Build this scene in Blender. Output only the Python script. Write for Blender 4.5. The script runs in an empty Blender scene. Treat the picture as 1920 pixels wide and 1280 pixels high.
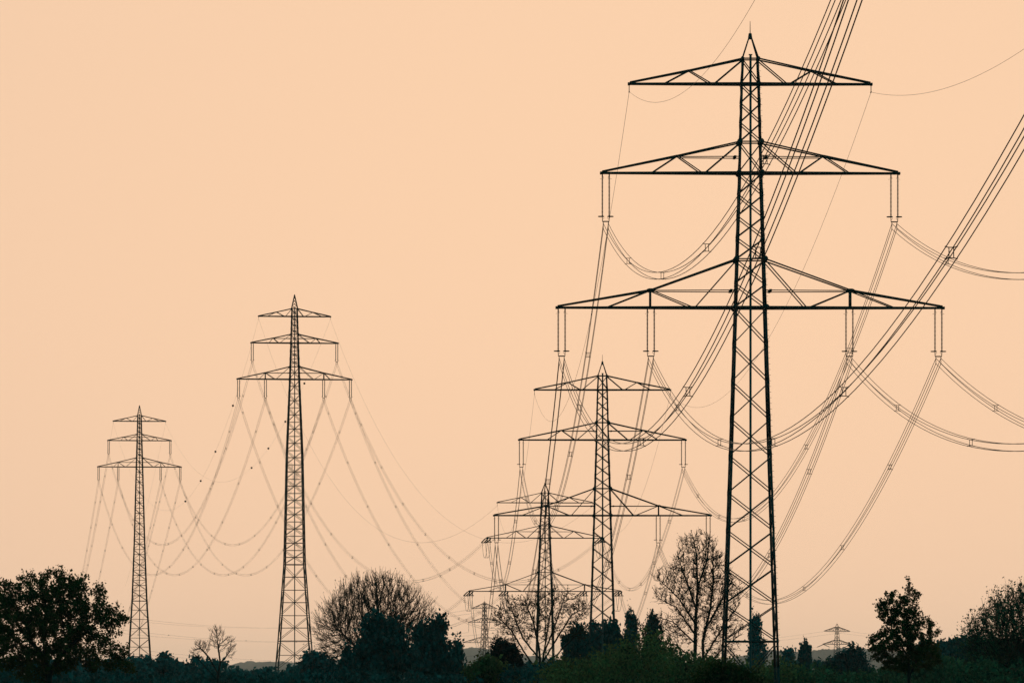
import bpy, math, random
import numpy as np
from mathutils import Vector

# ----------------------------------------------------------------- camera, sky, sun
SC = bpy.context.scene
COL = SC.collection
R = math.radians
F, CH, YH = 10667.0, 2.0, 1285.0       # focal length in photo pixels, eye height, horizon row
CAM = bpy.data.cameras.new('camera'); cam = bpy.data.objects.new('camera', CAM); COL.objects.link(cam)
cam.location = (0, 0, CH); cam.rotation_euler = (R(90), 0, 0)
CAM.sensor_width = 36; CAM.lens = 36 * F / 1920
CAM.shift_y = (YH - 640) / 1920
CAM.clip_start = 1; CAM.clip_end = 40000
SC.camera = cam

SUN_EL, SUN_AZ = 3.6, 2.0              # low sun ahead of the camera behind the haze, a little right
world = bpy.data.worlds.new('World'); SC.world = world; world.use_nodes = True
wt = world.node_tree; wn = wt.nodes; wl = wt.links; wn.clear()
out = wn.new('ShaderNodeOutputWorld')
sky = wn.new('ShaderNodeTexSky'); sky.sky_type = 'NISHITA'; sky.sun_disc = False
sky.sun_elevation = R(SUN_EL); sky.sun_rotation = R(SUN_AZ); sky.dust_density = 4.0
bg1 = wn.new('ShaderNodeBackground'); bg1.inputs['Strength'].default_value = 0.0015
wl.new(sky.outputs[0], bg1.inputs['Color'])
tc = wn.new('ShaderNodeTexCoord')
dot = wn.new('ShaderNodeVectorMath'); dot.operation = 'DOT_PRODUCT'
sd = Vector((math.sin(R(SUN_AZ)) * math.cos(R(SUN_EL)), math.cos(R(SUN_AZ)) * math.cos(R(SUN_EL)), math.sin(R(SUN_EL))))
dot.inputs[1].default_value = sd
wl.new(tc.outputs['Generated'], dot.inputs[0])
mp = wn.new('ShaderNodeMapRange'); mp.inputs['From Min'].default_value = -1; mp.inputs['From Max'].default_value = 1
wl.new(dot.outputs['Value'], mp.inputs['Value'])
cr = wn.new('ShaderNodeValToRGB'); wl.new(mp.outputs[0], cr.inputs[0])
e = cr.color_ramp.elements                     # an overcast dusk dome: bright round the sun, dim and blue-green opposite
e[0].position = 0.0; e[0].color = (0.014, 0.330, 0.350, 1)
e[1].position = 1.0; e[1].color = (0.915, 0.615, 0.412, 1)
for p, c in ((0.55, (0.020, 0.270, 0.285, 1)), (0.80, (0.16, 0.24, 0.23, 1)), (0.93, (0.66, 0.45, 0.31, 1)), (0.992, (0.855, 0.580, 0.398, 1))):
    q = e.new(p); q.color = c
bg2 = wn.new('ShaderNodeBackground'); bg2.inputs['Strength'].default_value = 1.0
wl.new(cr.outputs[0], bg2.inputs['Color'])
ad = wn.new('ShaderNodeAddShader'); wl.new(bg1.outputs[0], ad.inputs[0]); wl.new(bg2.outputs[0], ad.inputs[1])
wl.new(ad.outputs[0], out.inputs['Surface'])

SL = bpy.data.lights.new('sun', 'SUN'); SL.energy = 0.5; SL.angle = R(10); SL.color = (1, 0.80, 0.58)
sun = bpy.data.objects.new('sun', SL); COL.objects.link(sun)
sun.rotation_euler = (-sd).to_track_quat('-Z', 'Y').to_euler()

SC.view_settings.view_transform = 'Standard'; SC.view_settings.look = 'None'
SC.view_settings.exposure = 0; SC.view_settings.gamma = 1
SC.cycles.use_denoising = True; SC.cycles.denoiser = 'OPENIMAGEDENOISE'; SC.cycles.denoising_prefilter = 'ACCURATE'
SC.cycles.max_bounces = 6; SC.cycles.volume_bounces = 1
SC.cycles.transparent_max_bounces = 8

# ----------------------------------------------------------------- materials
def pbr(name, col, rough=0.7, metal=0.0, var=0.25, scale=0.6, spec=0.3):
    m = bpy.data.materials.new(name); m.use_nodes = True
    n = m.node_tree.nodes; l = m.node_tree.links; b = n['Principled BSDF']
    b.inputs['Roughness'].default_value = rough; b.inputs['Metallic'].default_value = metal
    b.inputs['Specular IOR Level'].default_value = spec
    tcx = n.new('ShaderNodeTexCoord'); nz = n.new('ShaderNodeTexNoise'); nz.inputs['Scale'].default_value = scale
    nz.inputs['Detail'].default_value = 4
    l.new(tcx.outputs['Object'], nz.inputs['Vector'])
    rp = n.new('ShaderNodeValToRGB'); l.new(nz.outputs['Fac'], rp.inputs[0])
    a, c = rp.color_ramp.elements
    a.position, c.position = 0.3, 0.7
    a.color = (*[x * (1 - var) for x in col], 1); c.color = (*[x * (1 + var) for x in col], 1)
    l.new(rp.outputs[0], b.inputs['Base Color'])
    return m

def leafmat(name, c1, c2, trans=0.35, scale=0.5):
    m = bpy.data.materials.new(name); m.use_nodes = True
    n = m.node_tree.nodes; l = m.node_tree.links; n.clear()
    o = n.new('ShaderNodeOutputMaterial'); geo = n.new('ShaderNodeNewGeometry')
    tcx = n.new('ShaderNodeTexCoord'); nz = n.new('ShaderNodeTexNoise'); nz.inputs['Scale'].default_value = scale
    l.new(tcx.outputs['Object'], nz.inputs['Vector'])
    mx = n.new('ShaderNodeMath'); mx.operation = 'MULTIPLY_ADD'; mx.inputs[1].default_value = 0.45
    l.new(geo.outputs['Random Per Island'], mx.inputs[0]); 
    nr = n.new('ShaderNodeMapRange'); nr.inputs['From Min'].default_value = 0.3; nr.inputs['From Max'].default_value = 0.7
    nr.inputs['To Max'].default_value = 0.55
    l.new(nz.outputs['Fac'], nr.inputs['Value']); l.new(nr.outputs[0], mx.inputs[2])
    rp = n.new('ShaderNodeValToRGB'); l.new(mx.outputs[0], rp.inputs[0])
    rp.color_ramp.elements[0].color = (*c1, 1); rp.color_ramp.elements[1].color = (*c2, 1)
    d = n.new('ShaderNodeBsdfDiffuse'); t = n.new('ShaderNodeBsdfTranslucent'); s = n.new('ShaderNodeMixShader')
    s.inputs[0].default_value = trans
    l.new(rp.outputs[0], d.inputs['Color']); l.new(rp.outputs[0], t.inputs['Color'])
    l.new(d.outputs[0], s.inputs[1]); l.new(t.outputs[0], s.inputs[2]); l.new(s.outputs[0], o.inputs['Surface'])
    return m

M = {
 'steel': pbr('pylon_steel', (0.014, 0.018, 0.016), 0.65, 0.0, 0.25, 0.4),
 'pipe': pbr('galvanised_pipe', (0.06, 0.075, 0.07), 0.5, 0.3, 0.15, 0.5),
 'wire': pbr('aluminium_wire', (0.030, 0.022, 0.018), 0.6, 0.2, 0.1, 0.2),
 'glass': pbr('brown_insulator', (0.025, 0.020, 0.016), 0.35, 0.0, 0.15, 3),
 'ball': pbr('marker_ball_paint', (0.03, 0.012, 0.010), 0.6),
 'bark': pbr('bark', (0.014, 0.012, 0.009), 0.9, 0, 0.35, 2.0),
 'ground': pbr('meadow', (0.030, 0.045, 0.030), 0.95, 0, 0.4, 0.02),
 'hill': pbr('hill_forest', (0.030, 0.042, 0.034), 0.95, 0, 0.5, 0.01),
 'leaf_maple': leafmat('maple_leaf', (0.010, 0.022, 0.012), (0.075, 0.080, 0.020), 0.35),
 'leaf_dark': leafmat('dark_leaf', (0.007, 0.030, 0.028), (0.034, 0.115, 0.105), 0.1, 0.45),
 'leaf_teal': leafmat('blue_green_leaf', (0.012, 0.060, 0.060), (0.060, 0.165, 0.155), 0.1, 0.3),
 'leaf_yew': leafmat('yew_needles', (0.006, 0.018, 0.017), (0.014, 0.032, 0.030), 0.15),
 'leaf_olive': leafmat('olive_leaf', (0.004, 0.022, 0.017), (0.230, 0.190, 0.060), 0.2, 0.22),
 'leaf_green': leafmat('shrub_leaf', (0.005, 0.026, 0.020), (0.090, 0.150, 0.070), 0.2, 0.22),
 'leaf_bud': leafmat('bud_leaf', (0.016, 0.020, 0.012), (0.050, 0.050, 0.020), 0.3),
}

# ----------------------------------------------------------------- object helpers
def P3(px, py, d): return np.array([(px - 960) / F * d, d, CH + (YH - py) / F * d])

def link(o, parent=None):
    COL.objects.link(o)
    if parent is not None: o.parent = parent
    return o

def tag(o, label=None, cat=None, group=None, kind=None):
    if label: o['label'] = label
    if cat: o['category'] = cat
    if group: o['group'] = group
    if kind: o['kind'] = kind
    return o

def empty(name, loc, rz=0.0):
    o = bpy.data.objects.new(name, None); o.location = loc; o.rotation_euler = (0, 0, rz)
    o.empty_display_size = 0.5
    return link(o)

def mesh_arrays(name, V, faces_by_n, mat, smooth=False):
    """faces_by_n: list of int arrays (k, n)"""
    me = bpy.data.meshes.new(name)
    V = np.asarray(V, dtype=np.float32)
    me.vertices.add(len(V)); me.vertices.foreach_set('co', V.ravel())
    loops = np.concatenate([f.ravel() for f in faces_by_n]).astype(np.int32)
    sizes = np.concatenate([np.full(len(f), f.shape[1]) for f in faces_by_n]).astype(np.int32)
    starts = np.concatenate([[0], np.cumsum(sizes)[:-1]]).astype(np.int32)
    me.loops.add(len(loops)); me.loops.foreach_set('vertex_index', loops)
    me.polygons.add(len(sizes)); me.polygons.foreach_set('loop_start', starts); me.polygons.foreach_set('loop_total', sizes)
    if smooth: me.polygons.foreach_set('use_smooth', np.ones(len(sizes), dtype=bool))
    me.materials.append(mat); me.update(calc_edges=True); me.validate()
    return me

class MB:
    def __init__(s): s.v = []; s.f = {}; s.n = 0
    def add(s, V, F_):
        V = np.asarray(V, float); F_ = np.asarray(F_, int) + s.n
        s.v.append(V); s.f.setdefault(F_.shape[1], []).append(F_); s.n += len(V)
    def bar(s, a, b, w, h=None):
        """rectangular member from a to b"""
        a = np.asarray(a, float); b = np.asarray(b, float); h = h or w
        d = b - a; L = np.linalg.norm(d)
        if L < 1e-6: return
        d /= L; up = np.array([0, 0, 1.0]) if abs(d[2]) < 0.9 else np.array([0, 1.0, 0])
        x = np.cross(d, up); x /= np.linalg.norm(x); y = np.cross(x, d)
        q = [x * sx * w / 2 + y * sy * h / 2 for sx, sy in ((-1, -1), (1, -1), (1, 1), (-1, 1))]
        s.add([a + k for k in q] + [b + k for k in q],
              [(0, 1, 5, 4), (1, 2, 6, 5), (2, 3, 7, 6), (3, 0, 4, 7), (3, 2, 1, 0), (4, 5, 6, 7)])
    def angle(s, a, b, w, t, dx, dy):
        """L-section from a to b, its two flanges along dx and dy"""
        a = np.asarray(a, float); b = np.asarray(b, float); dx = np.asarray(dx, float); dy = np.asarray(dy, float)
        pr = [0 * dx, dx * w, dx * w + dy * t, dx * t + dy * t, dx * t + dy * w, dy * w]
        V = [a + p for p in pr] + [b + p for p in pr]
        s.add(V, [(i, (i + 1) % 6, (i + 1) % 6 + 6, i + 6) for i in range(6)])
        n = s.n - 12
        s.f.setdefault(4, []).append(np.array([(0, 3, 2, 1), (0, 5, 4, 3), (6, 7, 8, 9), (6, 9, 10, 11)]) + n)
    def tube(s, pts, r, k=5):
        pts = np.asarray(pts, float); n = len(pts); r = np.broadcast_to(np.asarray(r, float), (n,))
        T = np.gradient(pts, axis=0); T /= np.linalg.norm(T, axis=1)[:, None] + 1e-12
        up = np.where(np.abs(T[:, 2:3]) < 0.9, np.array([[0, 0, 1.0]]), np.array([[0, 1.0, 0]]))
        X = np.cross(T, up); X /= np.linalg.norm(X, axis=1)[:, None]; Y = np.cross(X, T)
        a = np.arange(k) * 2 * math.pi / k
        V = pts[:, None] + r[:, None, None] * (X[:, None] * np.cos(a)[None, :, None] + Y[:, None] * np.sin(a)[None, :, None])
        i = np.arange(n - 1)[:, None] * k; j = np.arange(k)[None]; j2 = (j + 1) % k
        Q = np.stack([i + j, i + j2, i + k + j2, i + k + j], -1).reshape(-1, 4)
        s.add(V.reshape(-1, 3), Q)
    def lathe(s, prof, origin, axis=(0, 0, -1), k=8):
        o = np.asarray(origin, float); ax = np.asarray(axis, float); ax /= np.linalg.norm(ax)
        pts = np.array([o + ax * z for r_, z in prof]); r = np.array([r_ for r_, z in prof])
        up = np.array([0, 1.0, 0]) if abs(ax[2]) > 0.5 else np.array([0, 0, 1.0])
        X = np.cross(ax, up); X /= np.linalg.norm(X); Y = np.cross(X, ax)
        a = np.arange(k) * 2 * math.pi / k
        V = pts[:, None] + r[:, None, None] * (X * np.cos(a)[:, None] + Y * np.sin(a)[:, None])[None]
        n = len(prof); i = np.arange(n - 1)[:, None] * k; j = np.arange(k)[None]; j2 = (j + 1) % k
        s.add(V.reshape(-1, 3), np.stack([i + j, i + j2, i + k + j2, i + k + j], -1).reshape(-1, 4))
    def ring(s, c, rad, r, k=14, kk=5, tilt=0.0):
        t = np.linspace(0, 2 * math.pi, k + 1)
        pts = np.stack([c[0] + rad * np.cos(t), c[1] + rad * np.sin(t), c[2] + rad * np.cos(t) * tilt], 1)
        s.tube(pts, r, kk)
    def plate(s, c, rx, rz, t, n=8, axis='y'):
        a = np.arange(n) * 2 * math.pi / n + math.pi / n
        c = np.asarray(c, float)
        if axis == 'y': ring = np.stack([rx * np.cos(a), 0 * a, rz * np.sin(a)], 1); o = np.array([0, t / 2, 0])
        else: ring = np.stack([0 * a, rx * np.cos(a), rz * np.sin(a)], 1); o = np.array([t / 2, 0, 0])
        V = np.concatenate([c + ring - o, c + ring + o])
        s.add(V, [(i, (i + 1) % n, (i + 1) % n + n, i + n) for i in range(n)])
        s.f.setdefault(n, []).append(np.array([list(range(n))[::-1], list(range(n, 2 * n))]) + s.n - 2 * n)
    def build(s, name, mat, parent=None, smooth=False):
        me = s.mesh(name, mat, smooth)
        return link(bpy.data.objects.new(name, me), parent)
    def mesh(s, name, mat, smooth=False):
        return mesh_arrays(name, np.concatenate(s.v), [np.concatenate(f) for f in s.f.values()], mat, smooth)

# ----------------------------------------------------------------- the land
def grid_obj(name, X, Y, Z, mat):
    ny, nx = X.shape
    V = np.stack([X, Y, Z], -1).reshape(-1, 3)
    i = np.arange(ny - 1)[:, None] * nx; j = np.arange(nx - 1)[None]
    Q = np.stack([i + j, i + j + 1, i + nx + j + 1, i + nx + j], -1).reshape(-1, 4)
    return link(bpy.data.objects.new(name, mesh_arrays(name, V, [Q], mat, True)))

gx, gy = np.meshgrid(np.linspace(-9000, 9000, 60), np.concatenate([np.linspace(-400, 2000, 50), np.linspace(2100, 27500, 50)]))
gz = 0.25 * np.sin(gx * 0.013 + 1) * np.sin(gy * 0.011) - 0.25
tag(grid_obj('ground', gx, gy, gz, M['ground']), 'dark green meadow land reaching the horizon', None, None, 'structure')

def hill(prof, Y0, depth, seed, label):
    rg = np.random.default_rng(seed)
    prof = np.array(prof, float)
    xs = np.linspace(prof[0, 0], prof[-1, 0], 700)
    top = np.interp(xs, prof[:, 0], prof[:, 1])
    X1 = (xs - 960) / F * Y0
    Z1 = 2 + (YH - top) / F * Y0
    rows = 36; v = np.linspace(0, 1, rows)
    shape = np.sin(np.clip(v, 0, 1) * math.pi) ** 0.8
    nz = rg.normal(size=(rows, 700)); ker = np.array([1, 3, 4, 3, 1.0]); ker /= ker.sum()
    nz = np.apply_along_axis(lambda r_: np.convolve(r_, ker, 'same'), 1, nz)
    nz2 = rg.normal(size=(rows, 700)); k2 = np.hanning(41); k2 /= k2.sum()
    nz2 = np.apply_along_axis(lambda r_: np.convolve(r_, k2, 'same'), 1, nz2)
    Z = Z1[None] * shape[:, None] + (np.abs(nz) * 5.0 + nz2 * 12) * np.minimum(1, shape[:, None] * 2) - 1.0
    Z = np.minimum(Z, 166)
    X = np.broadcast_to(X1[None], Z.shape) * (1 + (v[:, None] - 0.5) * depth / Y0)
    Y = np.broadcast_to((Y0 + (v - 0.5) * depth)[:, None], Z.shape)
    return tag(grid_obj('hill', X, Y, Z, M['hill']), label, None, None, 'structure')
hill([(-400, 1262), (200, 1256), (420, 1250), (460, 1243), (500, 1241), (560, 1242), (640, 1238), (760, 1232), (860, 1220), (885, 1215), (905, 1217), (960, 1224), (1060, 1240), (1150, 1254), (1300, 1258)], 23000, 3000, 3, 'hazy forested ridge far behind the left pylons')
hill([(1180, 1262), (1300, 1250), (1400, 1228), (1450, 1221), (1490, 1222), (1530, 1220), (1580, 1216), (1640, 1217), (1720, 1226), (1850, 1240), (2300, 1258)], 21000, 3000, 5, 'hazy forested ridge far behind the right poplars')

# ----------------------------------------------------------------- pylons
S = 23.443                              # photo pixels per metre at the nearest pylon
PROF = [(537, .45), (466, .64), (419, .74), (310, .86), (252, .93), (90, 1.15), (0, 1.26), (-250, 1.60), (-673, 2.21), (-760, 2.34)]
PROF_T = [(537, .55), (466, .73), (419, .82), (310, 1.05), (252, 1.10), (90, 1.38), (0, 1.50), (-250, 1.75), (-673, 2.2), (-760, 2.34)]
ARMS = [  # reach, lower z, upper z, upper node (lateral), node height, lower nodes, brace
 (9.72, 17.87, 19.87, 4.9, None, (6.87, 3.05), False),
 (11.94, 10.75, 13.22, 5.84, None, (7.87, 3.80), True),
 (15.50, 0.0, 3.84, 8.0, 1.38, (11.45, 4.60), True)]
HANG_X = {'lower outer': 15.08, 'lower inner': 7.95, 'upper': 11.55}

def pylon(name, label, X, Y, yaw, zarm, prof, arms=ARMS, leg=0.18, diag=0.10, chord=0.14, horiz=False, peak=21.7, rod=22.9,
          ratio=1.72, big=None, plates=True, pipe=True, bolts=True, cat='pylon', prof_z=None):
    """zarm: height of the lowest arm above the ground; prof: list of (z rel. lowest arm in m, half width)"""
    root = empty(name, (X, Y, 0), yaw); tag(root, label, cat, 'lattice transmission pylons')
    pr = sorted(prof); pz = np.array([p[0] for p in pr]); pw = np.array([p[1] for p in pr])
    hw = lambda z: float(np.interp(z - zarm, pz, pw))
    C4 = [(-1, -1), (1, -1), (1, 1), (-1, 1)]
    ztop = zarm + arms[0][2]
    # node levels: arm levels are fixed nodes
    fixed = sorted({zarm + a[1] for a in arms} | {zarm + a[2] for a in arms} | {z for z in (big or [])})
    levels = []
    prev = None
    for z in fixed[::-1]:
        if prev is not None:
            n = max(1, round((prev - z) / (ratio * 0.5 * (hw(prev) + hw(z)))))
            arm_depth = any(abs(prev - (zarm + a[2])) < 1e-3 and abs(z - (zarm + a[1])) < 1e-3 for a in arms)
            if arm_depth and prev - z < 3: n = 1
            for i in range(n):
                levels.append((prev + (z - prev) * i / n, prev + (z - prev) * (i + 1) / n))
        prev = z
    z = prev
    while z > 0.3:
        h = ratio * hw(z) * 1.02
        z2 = z - h
        if z2 < 0.5 * h: z2 = 0.0
        levels.append((z, z2)); z = z2
    zs = sorted({round(a, 4) for l_ in levels for a in l_} | {0.0})
    # legs
    for cx, cy in C4:
        m = MB()
        zz = sorted(set([0.0, ztop] + [zarm + p for p in pz if 0 < zarm + p < ztop]))
        for a, b in zip(zz[:-1], zz[1:]):
            w = leg * (0.75 if a > zarm + 9 else 1.0)
            m.angle((cx * hw(a), cy * hw(a), a), (cx * hw(b), cy * hw(b), b), w, w * 0.35, (-cx, 0, 0), (0, -cy, 0))
        for zq in zs:                       # splice plates give the edge its small steps
            if bolts and 0.5 < zq < ztop: m.bar((cx * (hw(zq) - leg * .3), cy * (hw(zq) - leg * .3), zq - leg * 1.1), (cx * (hw(zq) - leg * .3), cy * (hw(zq) - leg * .3), zq + leg * 1.1), leg * .75, leg * .75)
        if bolts and cx == 1:
            for i in range(int(ztop / 0.45)):
                zq = 2 + i * 0.45
                if zq < ztop - .5: m.bar((cx * hw(zq), cy * hw(zq) * .98, zq), (cx * (hw(zq) + .13), cy * hw(zq) * .98, zq), .025)
        m.build('leg', M['steel'], root)
    # lattice on each face
    for fi in range(4):
        (ax, ay), (bx, by) = C4[fi], C4[(fi + 1) % 4]
        m = MB(); ins = 1 - 0.02
        for hi, lo in levels:
            p = lambda sx, sy, z_: (sx * hw(z_) * ins, sy * hw(z_) * ins, z_)
            g = 0.04 * (hi - lo)
            m.bar(p(ax, ay, lo + g), p(bx, by, hi - g), diag, diag * .8)
            m.bar(p(ax, ay, hi - g), p(bx, by, lo + g), diag * .98, diag * .8)
            if horiz:
                mid = (hi + lo) / 2 + (hi - lo) * 0.012
                m.bar(p(ax, ay, mid), p(bx, by, mid), diag * .8)
                m.bar(p(ax, ay, lo), p(bx, by, lo), diag * .7)
        for zz_ in [zarm + a[2] for a in arms] + list(big or []):
            m.bar(p(ax, ay, zz_), p(bx, by, zz_), diag * 1.5 if zz_ in (big or []) else diag)
        for a in arms:
            m.bar(p(ax, ay, zarm + a[1]), p(bx, by, zarm + a[1]), chord * 1.15)
        m.build('lattice_face', M['steel'], root)
    # cross arms, one each side per level
    for reach, zl, zu, nx, nh, ln, brace in arms:
        zl += zarm; zu += zarm
        for s in (-1, 1):
            ca = MB(); up = MB(); web = MB()
            wl_, wu_ = hw(zl), hw(zu)
            tipy = 0.22
            ylow = lambda x_: wl_ + (tipy - wl_) * max(0, (x_ - wl_)) / (reach - wl_)
            hn = nh if nh is not None else (zu - zl) * (1 - (nx - wu_) / (reach - wu_))
            yup = wu_ + (tipy - wu_) * (nx - wu_) / (reach - wu_)
            for t in (-1, 1):
                ca.bar((s * wl_ * .9, t * wl_, zl), (s * reach, t * tipy, zl), chord, chord * 1.1)
                up.bar((s * wu_, t * wu_, zu), (s * nx, t * yup, zl + hn), chord * .7, chord * .8)
                up.bar((s * nx, t * yup, zl + hn), (s * (reach - .1), t * tipy, zl + .12), chord * .8, chord * .95)
                for lx, (tx, tz, ty) in ((ln[0], (nx, zl + hn, yup)), (ln[1] + .12, (nx, zl + hn, yup)), (ln[1] - .18, (wu_, zu - .1, wu_))):
                    web.bar((s * lx, t * ylow(lx), zl + .02), (s * tx, t * ty, tz), diag * 1.05, diag * .85)
                if nh is not None: web.bar((s * nx, t * ylow(nx), zl), (s * nx, t * yup, zl + hn), diag * 1.3)
                if brace:
                    hb = zl + hn * (0.97 if nh else .93)
                    web.bar((s * hw(hb), t * hw(hb), hb), (s * nx * .98, t * yup, hb), diag * .7)
            if brace:
                web.bar((s * (hw(hb) + .35), -hw(hb), hb), (s * (hw(hb) + .35), hw(hb), hb), .20, .17)
            k = 9
            xs = np.linspace(wl_, reach - .3, k + 1)
            for i in range(k):                                  # plan bracing between the lower chords
                t = 1 if i % 2 else -1
                web.bar((s * xs[i], t * ylow(xs[i]), zl), (s * xs[i + 1], -t * ylow(xs[i + 1]), zl), diag * .9)
            ca.bar((s * (reach - .02), -tipy - .1, zl), (s * (reach - .02), tipy + .1, zl), chord * 1.3, chord * 1.4)
            c = ca.build('cross_arm', M['steel'], root)
            up.build('upper_chord', M['steel'], c); web.build('web_bracing', M['steel'], c)
    # peak, rod, climbing pipe, gussets
    m = MB(); zp = zarm + peak
    for cx, cy in C4: m.bar((cx * hw(ztop), cy * hw(ztop), ztop), (cx * .06, cy * .06, zp), chord * .75)
    m.lathe([(.02, 0), (.12, .02), (.17, .35), (.17, .5), (.02, .52)], (0, 0, zp + .25))
    if horiz:
        for i in range(4):
            z0 = ztop + (zp - ztop) * i / 4.5; z1 = ztop + (zp - ztop) * (i + 1) / 4.5
            w0 = hw(ztop) * (1 - i / 4.5); w1 = hw(ztop) * (1 - (i + 1) / 4.5)
            for fi in range(4):
                (ax, ay), (bx, by) = C4[fi], C4[(fi + 1) % 4]
                m.bar((ax * w0, ay * w0, z0), (bx * w1, by * w1, z1), diag * .8)
    m.build('peak', M['steel'], root)
    if rod:
        m = MB(); m.tube([(0, 0, zp + .2), (0, 0, zp + (rod - peak) * .5), (0, 0, zarm + rod)], [.035, .028, .02], 6); m.build('lightning_rod', M['steel'], root)
    if pipe:
        m = MB(); m.tube([(.03, 0, 0), (.03, 0, zarm), (.03, 0, ztop + .35)], diag * .85 + .01, 8); m.bar((-.12, 0, ztop + .36), (.18, 0, ztop + .36), .08)
        m.build('climbing_pipe', M['pipe'], root)
    if plates:
        for reach, zl, zu, nx, nh, ln, brace in arms:
            for zz_, r_ in ((zarm + zu, .23 if zu < 18 else .15), (zarm + zl, .21 if zu < 18 else .12)):
                for s in (-1, 1):
                    for t in (-1, 1):
                        m = MB(); m.plate((s * hw(zz_), t * (hw(zz_) + .03), zz_), r_, r_ * 1.15, .05); m.build('gusset_plate', M['steel'], root)
            if nh is not None:
                for s in (-1, 1):
                    yup = hw(zarm + zu) + (.22 - hw(zarm + zu)) * (nx - hw(zarm + zu)) / (reach - hw(zarm + zu))
                    for t in (-1, 1):
                        m = MB(); m.plate((s * nx, t * (yup + .06), zarm + zl + nh), .33, .13, .05); m.build('gusset_plate', M['steel'], root)
    return root

def rel(profile): return [(a / S, b) for a, b in profile]
class Tw: pass
def tw(X, Y, yarm, yaw):
    t = Tw(); t.X, t.Y, t.yaw = X, Y, yaw; t.z = CH + (YH - yarm) / F * Y
    t.at = lambda lx, dz, ly=0.0: np.array([X + lx * math.cos(yaw) - ly * math.sin(yaw), Y + lx * math.sin(yaw) + ly * math.cos(yaw), t.z + dz])
    return t
D1, D2, D3, D5, D4 = 455.0, 810.3, 1149.0, 1531.0, 2107.0
T1 = tw((1406.5 - 960) / F * D1, D1, 577, .0174); T2 = tw((1129.5 - 960) / F * D2, D2, 966, .018)
T3 = tw((1022 - 960) / F * D3, D3, 1108, .075); T5 = tw((552.3 - 960) / F * D5, D5, 711, .12); T4 = tw((261.5 - 960) / F * D4, D4, 875, .10)
PN = {1: 'the tallest pylon', 2: 'the pylon left of the tallest', 3: 'the tension pylon behind the bare tree', 5: 'the taller left-hand pylon', 4: 'the leftmost pylon'}

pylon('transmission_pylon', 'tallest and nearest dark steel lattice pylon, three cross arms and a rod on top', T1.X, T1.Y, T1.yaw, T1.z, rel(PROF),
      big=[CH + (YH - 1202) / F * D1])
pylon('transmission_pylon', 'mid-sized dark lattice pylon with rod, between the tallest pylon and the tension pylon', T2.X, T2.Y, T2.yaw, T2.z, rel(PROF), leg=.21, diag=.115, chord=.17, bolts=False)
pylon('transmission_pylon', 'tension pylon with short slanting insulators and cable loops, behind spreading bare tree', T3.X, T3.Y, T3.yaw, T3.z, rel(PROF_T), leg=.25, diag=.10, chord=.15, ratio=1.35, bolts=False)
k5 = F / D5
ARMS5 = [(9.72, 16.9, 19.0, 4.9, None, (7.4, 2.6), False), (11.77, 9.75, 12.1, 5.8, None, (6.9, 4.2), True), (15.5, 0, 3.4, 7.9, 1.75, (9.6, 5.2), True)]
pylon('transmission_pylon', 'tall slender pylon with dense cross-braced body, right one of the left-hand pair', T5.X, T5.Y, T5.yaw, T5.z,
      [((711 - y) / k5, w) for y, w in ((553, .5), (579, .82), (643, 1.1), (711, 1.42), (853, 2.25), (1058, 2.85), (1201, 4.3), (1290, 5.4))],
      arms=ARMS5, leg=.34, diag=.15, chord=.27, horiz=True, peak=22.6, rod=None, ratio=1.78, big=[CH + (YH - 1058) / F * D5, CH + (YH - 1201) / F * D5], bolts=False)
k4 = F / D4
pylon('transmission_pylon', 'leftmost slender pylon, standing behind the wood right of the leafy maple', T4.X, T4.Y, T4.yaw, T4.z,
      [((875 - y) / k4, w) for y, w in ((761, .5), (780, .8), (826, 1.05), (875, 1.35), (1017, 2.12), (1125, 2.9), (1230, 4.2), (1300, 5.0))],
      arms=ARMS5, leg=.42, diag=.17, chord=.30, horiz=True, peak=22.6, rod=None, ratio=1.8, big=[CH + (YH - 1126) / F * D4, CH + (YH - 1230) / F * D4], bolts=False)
DF1 = 3333.0
F1 = tw((908.5 - 960) / F * DF1, DF1, 1204, .6)
pylon('distant_pylon', 'small faint pylon far away, left of the spreading bare tree', F1.X, F1.Y, F1.yaw, F1.z,
      [(24, .7), (20, .9), (0, 1.7), (-30, 3.0)], arms=[(8.6, 20.0, 23.0, 4.3, None, (6, 3), False), (11.2, 11.9, 14.5, 5.5, None, (7.5, 3.5), False), (15.2, 0, 3.4, 8, None, (11, 5), False)],
      leg=.3, diag=.16, chord=.26, peak=24.0, rod=27.5, plates=False, pipe=False, bolts=False, ratio=2.2)
DF2 = 4600.0
F2 = tw((1569.5 - 960) / F * DF2, DF2, 1207, .72)
pylon('distant_pylon', 'small two-armed pylon on the far horizon, left of the young maple', F2.X, F2.Y, F2.yaw, F2.z,
      [(14, 1.0), (0, 1.6), (-35, 3.2)], arms=[(14.2, 10.6, 14.0, 6.5, None, (9, 4), False), (15.8, 0, 3.6, 7.5, None, (11, 5), False)],
      leg=.42, diag=.22, chord=.42, peak=16.5, rod=18.5, plates=False, pipe=False, bolts=False, ratio=2.2)

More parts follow.
